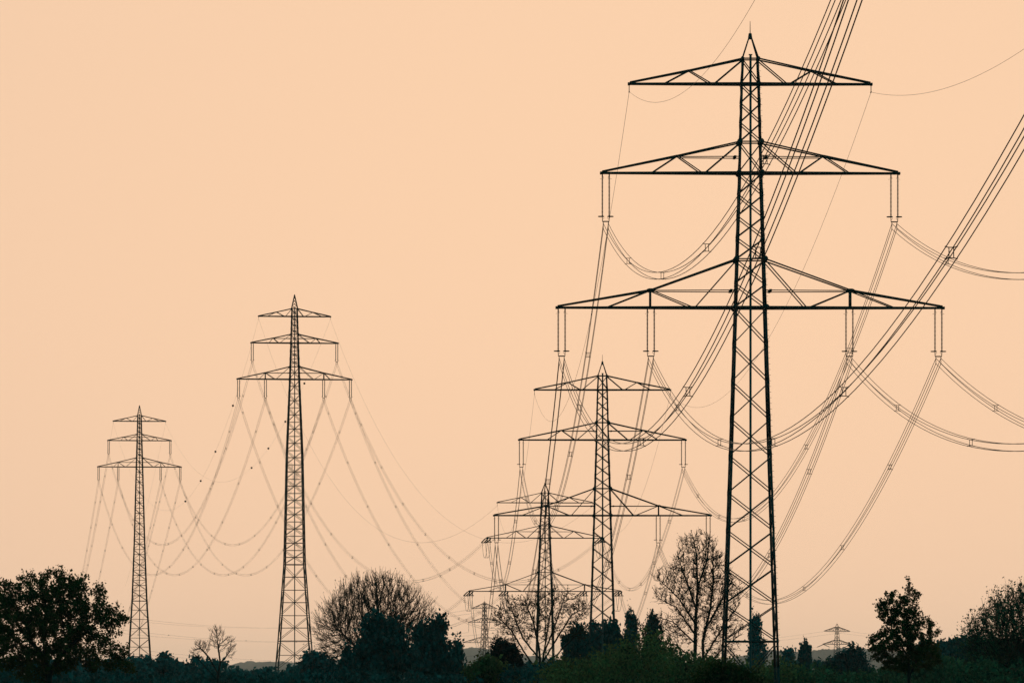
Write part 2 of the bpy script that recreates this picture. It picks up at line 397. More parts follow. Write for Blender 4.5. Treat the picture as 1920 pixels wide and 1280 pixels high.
# ----------------------------------------------------------------- insulators
def string_profile(L, r0=.022, r1=.075, n=34):
    pr = [(.05, -.14), (.05, .12)]
    for i in range(n):
        z = .14 + (L - .28) * i / n; dz = (L - .28) / n
        pr += [(r0, z), (r1, z + dz * .45), (r0, z + dz * .6)]
    return pr + [(.03, L - .12), (.03, L)]
SETS = {}
def suspension_set(L, loc, yaw, label, grp, thick=1.0):
    key = (L, thick)
    if key not in SETS:
        ms = {}
        m = MB(); m.lathe(string_profile(L, .022 * thick, .062 * thick, 30), (0, 0, 0)); ms['string'] = m.mesh('insulator_string', M['glass'])
        m = MB(); m.ring((-.10, 0, 0), .17 * min(thick, 1.3), .026 * min(thick, 1.6), 12, 5); m.tube([(-.02, 0, -.01), (.14, 0, -.02), (.12, 0, -.16), (.02, 0, -.24)], .014, 4); ms['ring'] = m.mesh('arcing_ring', M['steel'])
        m = MB(); m.tube([(0, 0, 0), (.10, 0, .03), (.09, 0, .15), (0, 0, .2)], .012, 4); m.tube([(0, 0, 0), (-.2, 0, -.03)], .012, 4); ms['horn'] = m.mesh('arcing_horn', M['steel'])
        m = MB(); m.bar((-.27, 0, 0), (.27, 0, 0), .05, .06 * thick)
        for s in (-1, 1): m.bar((s * .265, 0, 0), (s * .275, 0, .28), .035 * thick)
        ms['yoke'] = m.mesh('yoke_plate', M['steel'])
        m = MB(); m.bar((0, 0, 0), (0, 0, -.5), .03 * thick)
        for dz in (-.14, -.56): m.tube([(0, -.12, dz - .02), (0, -.06, dz + .02), (0, .06, dz + .02), (0, .12, dz - .02)], .035, 5); m.bar((0, 0, dz - .04), (0, 0, dz + .05), .07)
        ms['clamp'] = m.mesh('suspension_clamp', M['steel'])
        SETS[key] = ms
    ms = SETS[key]
    root = empty('insulator_set', loc, yaw); tag(root, label, 'insulator', grp)
    def part(nm, me, x, z, flip=False):
        o = link(bpy.data.objects.new(nm, me), root); o.location = (x, 0, z)
        if flip: o.rotation_euler = (0, 0, math.pi)
        return o
    for s in (-1, 1):
        part('insulator_string', ms['string'], s * .275, -.05)
        part('arcing_ring', ms['ring'], s * .275, -L + .10, s > 0)
        part('arcing_horn', ms['horn'], s * .275, -.33, s > 0)
        part('suspension_clamp', ms['clamp'], s * .20, -L - .33)
    part('yoke_plate', ms['yoke'], 0, -L - .30)
    return root
POS = [('lower outer', -1, 'outer left of the lowest arm'), ('lower inner', -1, 'inner left of the lowest arm'),
       ('lower inner', 1, 'inner right of the lowest arm'), ('lower outer', 1, 'outer right of the lowest arm'),
       ('upper', -1, 'left end of the middle arm'), ('upper', 1, 'right end of the middle arm')]
def armz(key, arms=ARMS): return arms[1][1] if key == 'upper' else 0.0
SHORT = {1: 'tallest pylon', 2: 'second pylon from right', 5: 'taller left pylon', 4: 'leftmost pylon'}
ATT = {}
for ti, t, L, arms, th in ((1, T1, 3.45, ARMS, 1.5), (2, T2, 3.45, ARMS, 1.75), (5, T5, 4.6, ARMS5, 3.0), (4, T4, 4.6, ARMS5, 3.4)):
    for key, s, words in POS:
        lx = HANG_X[key] * s
        if ti in (5, 4): lx = s * {'lower outer': 15.1, 'lower inner': 7.85, 'upper': 11.4}[key]
        za = armz(key, arms) - .12
        loc = t.at(lx, za)
        suspension_set(L, loc, t.yaw, 'double insulator hanging at the %s, %s' % (words, SHORT[ti]), 'hanging double insulators on the pylons', th)
        ATT[ti, key, s] = (t.at(lx, za - L - .66), t.yaw)
# tension pylon: strings lie along the line, joined by drooping cable loops
T0X, T0Y = 26.0, 121.58
E0 = 23 / F * T0Y
for key, s, words in POS:
    lx = HANG_X[key] * s * 1.0; z = T3.z + armz(key) + E0
    lz = (27.94 if key != 'upper' else 39.14) + E0
    ATT[0, key, s] = (np.array([T0X + HANG_X[key] * s, T0Y, lz]), .0174)

def catenary(A, B, sag, n):
    t = np.linspace(0, 1, n)[:, None]; p = A + (B - A) * t
    p[:, 2] -= 4 * sag * (t * (1 - t))[:, 0]
    return p

SPACER = {}
def spacer_mesh(th):
    if th not in SPACER:
        m = MB()
        for s in (-1, 1):
            m.tube([(s * .09, 0, -.20), (s * .085, 0, 0), (s * .09, 0, .20)], .02 * th, 5)
            m.tube([(-.22, 0, s * .235), (-.15, 0, s * .205), (-.09, 0, s * .195), (.09, 0, s * .195), (.15, 0, s * .205), (.22, 0, s * .235)], .02 * th, 5)
            for q in (-1, 1): m.tube([(q * .21, -.07, s * .225), (q * .21, .07, s * .225)], .035 * th, 5)
        SPACER[th] = m.mesh('spacer', M['steel'])
    return SPACER[th]

def bundle(A, B, sag, ts, label, grp, r=.019, th=1.0, n=48, four=True):
    """four parallel sub-conductors with spacers between two attachment points"""
    d = B - A; yaw = math.atan2(-d[0], d[1]); mid = (A + B) / 2
    root = empty('conductor_bundle', A, 0); tag(root, label, 'power line', grp)
    lat = np.array([math.cos(yaw), math.sin(yaw), 0])
    base = catenary(A, B, sag, n) - A
    for sx in (-1, 1):
        for sz in ((-1, 1) if four else (0,)):
            m = MB(); m.tube(base + lat * .2 * sx + np.array([0, 0, .215 * sz]), r, 4 if th > 1.2 else 5)
            m.build('wire', M['wire'], root)
    for t_ in ts:
        p = A + d * t_; p = p - A; p[2] -= 4 * sag * t_ * (1 - t_)
        o = link(bpy.data.objects.new('spacer', spacer_mesh(th)), root); o.location = p; o.rotation_euler = (0, 0, yaw)
    return root

TS6 = [.13, .287, .44, .585, .735, .885]
G = 'four-wire conductor bundles between the pylons'
W0 = {'lower outer': 'lowest arm, outer', 'lower inner': 'lowest arm, inner', 'upper': 'middle arm'}
def side(s): return 'left' if s < 0 else 'right'
def wlab(key, s): return {'lower outer': 'outer %s lowest-arm', 'lower inner': 'inner %s lowest-arm', 'upper': '%s middle-arm'}[key] % side(s)
# tallest pylon towards the viewer, up and out of the picture
for key, s, words in POS:
    A = ATT[1, key, s][0]; B = ATT[0, key, s][0]
    bundle(A, B, 13.06 if key != 'upper' else 13.5, TS6, 'four wires from the tallest pylon\'s %s insulator rising out of the picture' % wlab(key, s), G, r=.022)
SAG12 = {('lower outer', -1): 16.0, ('lower inner', -1): 15.1, ('lower inner', 1): 14.0, ('lower outer', 1): 13.1, ('upper', -1): 15.1, ('upper', 1): 14.2}
for key, s, words in POS:
    bundle(ATT[1, key, s][0], ATT[2, key, s][0], SAG12[key, s], TS6, 'four wires from the tallest pylon\'s %s insulator back to the next pylon' % wlab(key, s), G, r=.024, th=1.2)
# tension sets on pylon 3
GT = 'tension insulators on the third pylon'
for key, s, words in POS:
    lx = {'lower outer': 15.1, 'lower inner': 7.95, 'upper': 11.5}[key] * s
    za = armz(key)
    ends = {}
    for nm, far, L, drop in (('far', ATT[5, key, s][0], 5.2, .72), ('near', ATT[2, key, s][0], 4.4, .85)):
        c = T3.at(lx, za - .1, .45 if nm == 'far' else -.45)
        dr = far - c; dr[2] = 0; dr /= np.linalg.norm(dr)
        latv = np.array([math.cos(T3.yaw), math.sin(T3.yaw), 0])
        endc = c + dr * L - np.array([0, 0, drop]); ends[nm] = endc
        root = empty('tension_insulator', c, 0)
        tag(root, '%s insulator slanting %s at the %s, tension pylon' % ('triple' if nm == 'far' else 'double', 'away' if nm == 'far' else 'nearer', words), 'insulator', GT)
        for off in ((-.55, 0, .55) if nm == 'far' else (-.3, .3)):
            ax = (endc - c) / np.linalg.norm(endc - c); Ls = np.linalg.norm(endc - c) - .3
            m = MB(); m.lathe(string_profile(Ls, .045, .12, 24), latv * off, ax, 7); m.build('insulator_string', M['glass'], root)
        m = MB(); m.bar(endc - c - latv * .62 - dr * .25, endc - c + latv * .62 - dr * .25, .14, .16); m.build('yoke_plate', M['steel'], root)
        ATT['3' + nm, key, s] = (endc, T3.yaw)
    root = empty('jumper_loop', (ends['far'] + ends['near']) / 2, 0)
    tag(root, 'drooping cable loop between insulators at the %s, tension pylon' % words, 'cable loop', 'drooping cable loops on the tension pylon')
    for off in (-.32, .32):
        m = MB(); latv = np.array([math.cos(T3.yaw), math.sin(T3.yaw), 0])
        o_ = (ends['far'] + ends['near']) / 2
        t_ = np.linspace(-1, 1, 25)
        pts = np.array([ends['near'] + (ends['far'] - ends['near']) * (q + 1) / 2 - o_ + latv * off - np.array([0, 0, 3.1 * (1 - abs(q) ** 2.6)]) for q in t_])
        m.tube(pts, .035, 5); m.build('jumper_cable', M['wire'], root)
    m = MB(); m.tube([(-.45, 0, -3.1), (.45, 0, -3.1)], .035, 5); m.build('jumper_spacer', M['steel'], root)
for key, s, words in POS:
    bundle(ATT[2, key, s][0], ATT['3near', key, s][0], 13.0, TS6, 'four wires from second pylon\'s %s insulator to the tension pylon' % wlab(key, s), G, r=.021, th=1.3)
for key, s, words in POS:
    bundle(ATT['3far', key, s][0], ATT[5, key, s][0], 27.5, [.02 + .0955 * i for i in range(1, 11)], 'four wires from tension pylon up to taller left pylon\'s %s insulator' % wlab(key, s), G, r=.017, th=1.5, n=64)
for key, s, words in POS:
    bundle(ATT[5, key, s][0], ATT[4, key, s][0], 40.7, [.048 + .0915 * i for i in range(11)], 'four wires sagging between the two left pylons, %s position' % wlab(key, s), G, r=.017, th=1.7, n=64)
for key, s, words in POS:
    lx = HANG_X[key] * s
    B = np.array([-181 + lx * .99, 2520 + lx * .12, 24.0 + (11 if key == 'upper' else 0)])
    bundle(ATT[4, key, s][0], B, 3.0, [.1, .23, .36, .49, .62, .75, .88], 'four wires falling steeply from the leftmost pylon\'s %s insulator behind the maple' % wlab(key, s), G, r=.017, th=1.8)

# earth wires with clamps; two carry dark marker balls
def earth(A, B, sag, label, r=.012, balls=(), n=60):
    root = empty('earth_wire', A, 0); tag(root, label, 'earth wire', 'single earth wires from the top arms')
    m = MB(); m.tube(catenary(A, B, sag, n) - A, r, 4); m.build('wire', M['wire'], root)
    m = MB(); m.bar((0, 0, .55), (0, 0, 0), .06); m.tube([(0, -.3, -.02), (0, 0, .03), (0, .3, -.02)], .05, 5); m.build('clamp', M['steel'], root)
    for t_ in balls:
        p = (B - A) * t_; p[2] -= 4 * sag * t_ * (1 - t_)
        th_ = np.linspace(0, math.pi, 9)
        m = MB(); m.lathe([(max(.02, .31 * math.sin(a)), .31 * (1 - math.cos(a))) for a in th_], p + np.array([0, 0, .31]), (0, 0, -1), 12)
        m.build('marker_ball', M['ball'], root, True)
    return root
def tip(t, s, arms=ARMS, dz=.62): return t.at(9.68 * s, arms[0][1] - dz)
for s in (-1, 1):
    z0 = 49.08 if s < 0 else 51.88
    earth(tip(T1, s), np.array([T0X + 9.72 * s, T0Y, z0]), 11.6 if s < 0 else 10.95, 'thin single wire from the tallest pylon\'s %s top-arm tip, leaving the picture' % side(s))
    earth(tip(T1, s), tip(T2, s), 12.6 if s < 0 else 10.2, 'thin single wire from the tallest pylon\'s top arm to the second pylon, %s side' % side(s), .014)
    earth(tip(T2, s), tip(T3, s), 11.7, 'thin single wire from the second pylon\'s top arm to the tension pylon, %s side' % side(s), .014)
    earth(tip(T3, s), tip(T5, s, ARMS5), 27.5, 'thin single wire from the tension pylon to the taller left-hand pylon, %s side' % side(s), .017)
    earth(tip(T5, s, ARMS5), tip(T4, s, ARMS5), 41.5 if s < 0 else 31.9, 'thin %s wire with four dark marker balls between the two left-hand pylons' % side(s), .016,
          balls=((.135, .235, .325, .425) if s < 0 else (.12, .215, .305, .40)))
    earth(tip(T4, s, ARMS5), np.array([-181 + 9.72 * s, 2520, 46.0]), 3.0, 'thin single wire falling from the %s tip of the leftmost pylon' % side(s), .016)

# lines of the two distant pylons
GF = 'thin wires of the far cross-country line'
B0 = np.array([-283.0, 3722.0, 0.0])
for reach, dz, drop, nm in ((8.6, 20.0, .5, 'top arm'), (11.2, 11.9, 6.0, 'middle arm'), (14.8, 0.0, 6.0, 'lowest arm')):
    for s in (-1, 1):
        A = F1.at(reach * s, dz - drop); B = B0 + (F1.at(reach * s, dz - drop) - np.array([F1.X, F1.Y, 0])) + np.array([0, 0, 4.0 if drop < 1 else 8.0])
        o = bundle(A, B, 11.0 if drop < 1 else 8.0, [] if drop < 1 else [.2, .4, .6, .8], 'faint wires from the %s of the small faint pylon going left, %s pair' % (nm, 'near' if s < 0 else 'far'), GF, .022, 2.6, 40, four=False)
        if drop > 1:
            m = MB(); m.lathe(string_profile(5.6, .06, .14, 14), (0, 0, 5.9), (0, 0, -1), 6)
            io = m.build('insulator_set', M['glass']); io.location = A
            tag(io, 'long thin insulator below the %s %s tip of the small faint pylon' % ('left' if s < 0 else 'right', nm), 'insulator', 'insulators on the small faint pylon')
for reach, dz, nm in ((13.6, 10.6, 'upper arm'), (15.4, 0.0, 'lower arm')):
    for s in (-1, 1):
        for q in (-1, 1):
            A0 = F2.at(reach * s, dz - .2)
            dr = np.array([-math.sin(F2.yaw) * q, math.cos(F2.yaw) * q, 0])
            A = A0 + dr * 7.5 - np.array([0, 0, 2.3])
            if dz < 1:
                m = MB(); m.lathe(string_profile(7.6, .12, .34, 14), (0, 0, 0), A - A0, 6)
                io = m.build('tension_insulator', M['glass']); io.location = A0
                tag(io, 'slanting insulator at the %s lower-arm end of the two-armed far pylon, %s string' % (side(s), 'right' if q < 0 else 'left'), 'insulator', 'insulators on the two-armed far pylon')
            else: A = A0
            bundle(A, A + dr * 420 + np.array([0, 0, -6.0]), 9.0, [], 'faint wire off the %s %s of the two-armed far pylon, going %s' % (side(s), nm, 'right' if q < 0 else 'left'), 'wires of the two-armed far pylon', .022, 2.6, 30, four=False)

# ----------------------------------------------------------------- trees
def sample_ellipsoids(rg, E, n, d, depth=0.8):
    """points in a union of ellipsoids given as photo-plane ellipses at distance d"""
    E = np.array(E, float); vol = E[:, 2] * E[:, 3] * np.minimum(E[:, 2], E[:, 3]); vol = np.maximum(vol, vol.max() * .012) ** .8
    idx = rg.choice(len(E), n, p=vol / vol.sum())
    u = rg.normal(size=(n, 3)); u /= np.linalg.norm(u, axis=1)[:, None]; u *= rg.random((n, 1)) ** (1 / 3)
    k = d / F; e_ = E[idx]
    ry = np.maximum(np.minimum(e_[:, 2], e_[:, 3] * 1.3), 6) * depth
    return np.stack([(e_[:, 0] + u[:, 0] * e_[:, 2] - 960) * k, d + u[:, 1] * ry * k, CH + (YH - e_[:, 1] + u[:, 2] * e_[:, 3]) * k], 1)

def colonize(rg, attr, trunk, D, di, dk, iters=160, up=0.12, keep=0.35):
    """space colonisation: grows a branching skeleton through the crown's attraction points"""
    N = [np.array(trunk[0][0])]; kd = {}; par = [-1]; tipd = [np.array([0, 0, 1.0])]
    for stem in trunk:
        start = 0
        if stem[0] is not None and len(N) > 1:
            start = int(np.argmin([np.linalg.norm(q - stem[0]) for q in N]))
        prev = start
        for a, b in zip(stem[:-1], stem[1:]):
            L = np.linalg.norm(b - a); k = max(1, int(L / D))
            for i in range(1, k + 1):
                N.append(a + (b - a) * i / k + rg.normal(size=3) * D * .06); par.append(prev); tipd.append((b - a) / L); prev = len(N) - 1
    attr = attr.copy(); A = len(attr)
    best = np.full(A, 1e9); who = np.zeros(A, int)
    new = list(range(len(N)))
    for it in range(iters):
        P = np.array([N[i] for i in new])
        if len(P):
            dd = np.sqrt(((attr[:, None] - P[None]) ** 2).sum(-1)); j = dd.argmin(1); m = dd[np.arange(len(attr)), j]
            b = m < best; best[b] = m[b]; who[b] = np.array(new)[j[b]]
        alive = best > dk
        attr, best, who = attr[alive], best[alive], who[alive]
        if not len(attr): break
        act = best < di
        if not act.any():
            act = best < best.min() * 1.2
        nodes = np.unique(who[act]); new = []
        for q in nodes:
            v = attr[act & (who == q)] - N[q]; v /= np.linalg.norm(v, axis=1)[:, None]
            g = v.mean(0); g = g / (np.linalg.norm(g) + 1e-9) + keep * tipd[q] + np.array([0, 0, up]) + rg.normal(size=3) * .12
            g /= np.linalg.norm(g) + 1e-9
            kk = kd.setdefault(int(q), [])
            if len(kk) >= 3 or any(float(g @ h) > .93 for h in kk):
                best[act & (who == q)] = -1; continue
            kk.append(g); c = N[q] + g * D
            N.append(c); par.append(int(q)); tipd.append(g); new.append(len(N) - 1)
        if len(N) > 15000: break
    return np.array(N), np.array(par), np.array(tipd)

def radii(par, tip_r, n=2.4):
    r = np.zeros(len(par)); kids = np.zeros(len(par))
    for i in range(len(par) - 1, 0, -1):
        if r[i] == 0: r[i] = tip_r ** n
        r[par[i]] += r[i]
    r[0] = max(r[0], tip_r ** n)
    return r ** (1 / n)

def edges_mesh(name, A, B, ra, rb, k, mat):
    d = B - A; L = np.linalg.norm(d, axis=1)[:, None]; d = d / (L + 1e-9)
    up = np.where(np.abs(d[:, 2:3]) < .9, np.array([[0, 0, 1.0]]), np.array([[1.0, 0, 0]]))
    X = np.cross(d, up); X /= np.linalg.norm(X, axis=1)[:, None]; Y = np.cross(X, d)
    a = np.arange(k) * 2 * math.pi / k
    ring = X[:, None] * np.cos(a)[None, :, None] + Y[:, None] * np.sin(a)[None, :, None]
    V = np.concatenate([A[:, None] + ring * ra[:, None, None], (B + d * rb[:, None] * .3)[:, None] + ring * rb[:, None, None]], 1).reshape(-1, 3)
    i = np.arange(len(A))[:, None] * 2 * k; j = np.arange(k)[None]; j2 = (j + 1) % k
    return mesh_arrays(name, V, [np.stack([i + j, i + j2, i + k + j2, i + k + j], -1).reshape(-1, 4)], mat, k > 4)

def leaf_mesh(name, rg, C, size, mat, axis=None, stretch=1.5, droop=0.0, jitter=.35):
    """one folded leaf (two faces) at every point"""
    n = len(C)
    a = rg.normal(size=(n, 3)); 
    if axis is not None: a = a * .7 + axis
    a[:, 2] -= droop
    a /= np.linalg.norm(a, axis=1)[:, None]
    b = np.cross(a, rg.normal(size=(n, 3))); b /= np.linalg.norm(b, axis=1)[:, None]; c = np.cross(a, b)
    s = size * (1 + jitter * rg.normal(size=(n, 1))).clip(.45, 1.9)
    L = a * s * stretch * .5; W = b * s * .5; Hh = c * s * .14
    V = np.stack([C - L, C + W + Hh - L * .1, C + L, C - W + Hh - L * .1], 1).reshape(-1, 3)
    i = np.arange(n)[:, None] * 4
    return mesh_arrays(name, V, [np.concatenate([i + np.array([[0, 1, 2]]), i + np.array([[0, 2, 3]])], 0)], mat)

def grow_tree(name, label, cat, d, ells, trunk_px, seed, natt=1500, D=.35, di=3.2, dk=.8, tip=.012, twigs=2, twig_len=.6, twig_up=.5,
              leaves=0, leaf=.2, leaf_mat='leaf_maple', spread=.35, depth=.8, trunk_r=None, group=None, up=.12, gaps=0, gap_r=.045, keep=.35, flare=1.25, leaf_up=0.0, pipe_n=2.4):
    rg = np.random.default_rng(seed)
    att = sample_ellipsoids(rg, ells, natt, d, depth)
    if gaps:
        g = att[rg.choice(len(att), gaps)]; rr = gap_r * np.ptp(att[:, 0])
        att = att[(np.sqrt(((att[:, None] - g[None]) ** 2).sum(-1)) > rr).all(1)]
    stems = []
    for st in trunk_px:
        pts = [P3(x, y, d + (dd[0] if dd else 0)) for x, y, *dd in st]
        stems.append(pts)
    base = stems[0][0].copy(); base[2] = -.3; stems[0][0] = base
    N, par, tipd = colonize(rg, att, stems, D, di, dk, up=up, keep=keep)
    r = radii(par, tip, pipe_n)
    if trunk_r: 
        f = trunk_r / r[0]
        r = r * (1 + (f - 1) * np.clip((r / r[0]) ** .7, 0, 1))
    root = empty(name, base + np.array([0, 0, .3]), 0); tag(root, label, cat, group)
    o = np.array(root.location)
    i = np.arange(1, len(N)); A = N[par[i]] - o; B = N[i] - o; ra, rb = r[par[i]], r[i]
    ra = np.minimum(ra, rb * flare + .01)
    thick = rb > max(.06, r[0] * .3)
    if thick.sum() < 3: thick = rb > r[0] * .3
    link(bpy.data.objects.new('trunk', edges_mesh('trunk', A[thick], B[thick], ra[thick], rb[thick], 8, M['bark'])), root)
    thin = ~thick
    eA, eB, eR, eS = [A[thin]], [B[thin]], [ra[thin]], [rb[thin]]
    kids = np.bincount(par[1:], minlength=len(N))
    tips = np.where(r[:] < tip * 2.6)[0]
    cen = att.mean(0); tw_end = []; tw_dir = []
    for _ in range(twigs):
        q = tips[rg.random(len(tips)) < .9]
        outw = N[q] - np.array([N[0][0], N[0][1], cen[2] - .3 * np.ptp(att[:, 2])]); outw /= np.linalg.norm(outw, axis=1)[:, None]
        g = outw * .7 + tipd[q] * .8 + np.array([0, 0, twig_up]) + rg.normal(size=(len(q), 3)) * .45
        g /= np.linalg.norm(g, axis=1)[:, None]
        L = twig_len * (.5 + rg.random((len(q), 1)))
        s0 = N[q] - o; e1 = s0 + g * L * .55; g2 = g + np.array([0, 0, twig_up * .5]) + rg.normal(size=(len(q), 3)) * .18
        g2 /= np.linalg.norm(g2, axis=1)[:, None]; e2 = e1 + g2 * L * .5
        rr = np.full(len(q), tip)
        eA += [s0, e1]; eB += [e1, e2]; eR += [rr * .95, rr * .75]; eS += [rr * .75, rr * .45]
        tw_end.append(np.concatenate([e1, e2])); tw_dir.append(np.concatenate([g, g2]))
    link(bpy.data.objects.new('branches', edges_mesh('branches', np.concatenate(eA), np.concatenate(eB), np.concatenate(eR), np.concatenate(eS), 3, M['bark'])), root)
    if leaves:
        T = np.concatenate(tw_end + [N[tips] - o]); TD = np.concatenate(tw_dir + [tipd[tips]])
        q = rg.integers(0, len(T), leaves)
        C = T[q] + rg.normal(size=(leaves, 3)) * spread
        link(bpy.data.objects.new('crown', leaf_mesh('crown', rg, C, leaf, M[leaf_mat], TD[q] * leaf_up if leaf_up else None, 1.3 if not leaf_up else 1.8)), root)
    return root

def clump_crown(rg, E, d, n, nclump, csize, depth=.8, shell=.55, vert=1.0):
    """leaf positions gathered in clumps that sit mostly on the outside of the ellipsoids"""
    c = sample_ellipsoids(rg, E, nclump * 3, d, depth)
    E_ = np.array(E, float); k = d / F
    # keep the clumps nearer to the rim
    px = c[:, 0] / k + 960; py = YH - (c[:, 2] - CH) / k
    rim = np.min(np.sqrt(((px[:, None] - E_[None, :, 0]) / E_[None, :, 2]) ** 2 + ((py[:, None] - E_[None, :, 1]) / E_[None, :, 3]) ** 2), 1)
    w = shell + (1 - shell) * rim ** 2
    c = c[rg.choice(len(c), nclump, p=w / w.sum(), replace=False)]
    q = rg.integers(0, nclump, n); u = rg.normal(size=(n, 3)) * csize * (.6 + .8 * rg.random((nclump, 1)))[q]; u[:, 2] *= vert
    return c[q] + u

def leafy(name, label, cat, d, ells, seed, n=5000, nclump=90, csize=.45, leaf=.3, mat='leaf_dark', vert=1.0, axis=None, trunk=True, group=None, depth=.8, stretch=1.5, base_x=None):
    rg = np.random.default_rng(seed)
    E = np.array(ells, float)
    bx = base_x if base_x is not None else float((E[:, 0] * E[:, 2]).sum() / E[:, 2].sum())
    b = P3(bx, YH, d); b[2] = 0
    root = empty(name, b, 0); tag(root, label, cat, group)
    C = clump_crown(rg, ells, d, n, nclump, csize, depth, vert=vert) - b
    C = C[C[:, 2] > .05]
    link(bpy.data.objects.new('crown', leaf_mesh('crown', rg, C, leaf, M[mat], None if axis is None else np.array(axis, float), stretch)), root)
    if trunk:
        m = MB(); ztop = CH + (YH - E[:, 1].min()) / F * d; w = np.ptp(C[:, 0])
        r0 = max(.09, ztop * .02)
        m.tube([(0, 0, -.3), (.04, .02, ztop * .3), (0, 0, ztop * .7), (.02, 0, ztop * .98)], [r0 * 1.3, r0, r0 * .7, r0 * .25], 8)
        for i in range(7):
            a = rg.random() * 6.28; z0 = ztop * (.25 + .08 * i); L = w * .28
            m.tube([(0, 0, z0), (math.cos(a) * L * .5, math.sin(a) * L * .5, z0 + L * .45), (math.cos(a) * L, math.sin(a) * L, z0 + L * .8)], [r0 * .5, r0 * .35, r0 * .12], 5)
        m.build('trunk', M['bark'], root)
    return root

def mass(name, label, prof, d, thick, seed, n, leaf, mat, rough=.5, axis=(0, 0, .5)):
    """a wood or undergrowth that reads as one mass: leaves filling the space under an uneven top"""
    rg = np.random.default_rng(seed); prof = np.array(prof, float); k = d / F
    nc = max(20, n // 45)
    x = rg.uniform(prof[0, 0], prof[-1, 0], nc); dd = d + rg.uniform(-.5, .5, nc) * thick
    top = np.interp(x, prof[:, 0], prof[:, 1]) 
    zt = CH + (YH - top) * k + rg.normal(size=nc) * rough * .5
    z = zt - np.abs(rg.normal(size=nc)) * np.maximum(zt, 1) * .5; low = z < .2; z[low] = rg.uniform(.2, 1.5, low.sum())
    c = np.stack([(x - 960) * k, dd, z], 1)
    q = rg.integers(0, nc, n); C = c[q] + rg.normal(size=(n, 3)) * np.array([.7, .7, .5]) * rough * 1.3
    o = link(bpy.data.objects.new(name, leaf_mesh(name, rg, C[C[:, 2] > .02], leaf, M[mat], np.array(axis, float), 1.6)))
    return tag(o, label, None, None, 'stuff')

# --- big leafy maple on the left and the young one on the right
grow_tree('maple_tree', 'broad leafy maple at the left edge, dark rounded crown with gaps', 'tree', 470,
  [(95, 1150, 92, 70), (38, 1180, 78, 70), (165, 1172, 58, 50), (205, 1163, 30, 24), (105, 1105, 62, 34), (120, 1215, 100, 45), (5, 1135, 50, 42), (185, 1230, 48, 32), (60, 1235, 70, 40), (230, 1162, 10, 9), (216, 1144, 12, 7), (48, 1088, 24, 14), (108, 1077, 24, 9), (186, 1108, 16, 8), (150, 1090, 18, 9), (222, 1212, 16, 7), (236, 1250, 14, 16), (20, 1102, 20, 10)],
  [[(92, 1335), (91, 1262), (86, 1238), (80, 1205)], [(91, 1262), (112, 1228), (122, 1195)], [(86, 1238), (60, 1205), (40, 1180)], [(112, 1228), (160, 1185)]],
  11, natt=2300, D=.3, di=2.4, dk=.5, tip=.013, twigs=2, twig_len=.42, twig_up=.1, leaves=40000, leaf=.145, leaf_mat='leaf_maple', spread=.165, trunk_r=.3, gaps=46, gap_r=.042, pipe_n=2.8)
grow_tree('maple_tree', 'young leafy maple with a pointed leader, right of the tallest pylon', 'tree', 480,
  [(1693, 1165, 32, 52), (1668, 1148, 20, 38), (1703, 1125, 10, 26), (1704, 1095, 5, 13), (1704, 1097, 5, 14), (1704, 1110, 8, 16), (1720, 1120, 5, 11), (1717, 1128, 5, 9), (1676, 1114, 7, 8), (1671, 1122, 7, 12), (1649, 1136, 6, 8), (1652, 1146, 8, 10), (1688, 1212, 58, 34), (1733, 1182, 22, 24), (1642, 1197, 14, 8), (1757, 1187, 5, 12), (1655, 1228, 26, 16), (1735, 1232, 32, 26), (1632, 1214, 5, 6), (1690, 1240, 50, 22)],
  [[(1706, 1335), (1704, 1270), (1702, 1200), (1703, 1120), (1704, 1088)], [(1704, 1270), (1720, 1235), (1738, 1195)], [(1702, 1230), (1672, 1180), (1668, 1130)]],
  12, natt=1700, D=.2, di=1.8, dk=.32, tip=.009, twigs=2, twig_len=.26, twig_up=.25, leaves=19000, leaf=.125, leaf_mat='leaf_maple', spread=.1, trunk_r=.15, gaps=40, gap_r=.045, pipe_n=2.8)
# --- bare trees
grow_tree('bare_tree', 'tall bare tree with two trunks and fine twigs, overlapping the tallest pylon', 'tree', 650,
  [(1308, 1030, 42, 32), (1312, 1075, 62, 50), (1315, 1120, 72, 45), (1258, 1118, 36, 22), (1366, 1112, 26, 42), (1252, 1082, 28, 20), (1266, 1172, 46, 28), (1362, 1172, 34, 34), (1248, 1208, 26, 16), (1310, 1170, 60, 40), (1345, 1215, 40, 20)],
  [[(1304, 1330), (1303, 1250), (1304, 1170), (1308, 1100), (1306, 1040), (1300, 1010)], [(1304, 1320), (1319, 1262), (1318, 1200), (1332, 1140), (1338, 1080), (1336, 1035)],
   [(1304, 1170), (1272, 1120), (1238, 1088)], [(1305, 1140), (1284, 1080), (1272, 1045)], [(1308, 1100), (1326, 1050), (1330, 1008)], [(1303, 1205), (1262, 1165), (1228, 1155)],
   [(1303, 1238), (1268, 1208), (1240, 1202)], [(1319, 1235), (1352, 1180), (1384, 1135)], [(1322, 1180), (1350, 1130), (1374, 1085)], [(1319, 1255), (1355, 1215), (1384, 1192)], [(1304, 1190), (1268, 1138), (1232, 1120)]],
  21, natt=4400, D=.26, di=2.6, dk=.38, tip=.023, twigs=2, twig_len=.6, twig_up=.35, leaves=5200, leaf=.11, leaf_mat='leaf_bud', spread=.05, gaps=46, gap_r=.062, trunk_r=.27, up=.13, pipe_n=3.0)
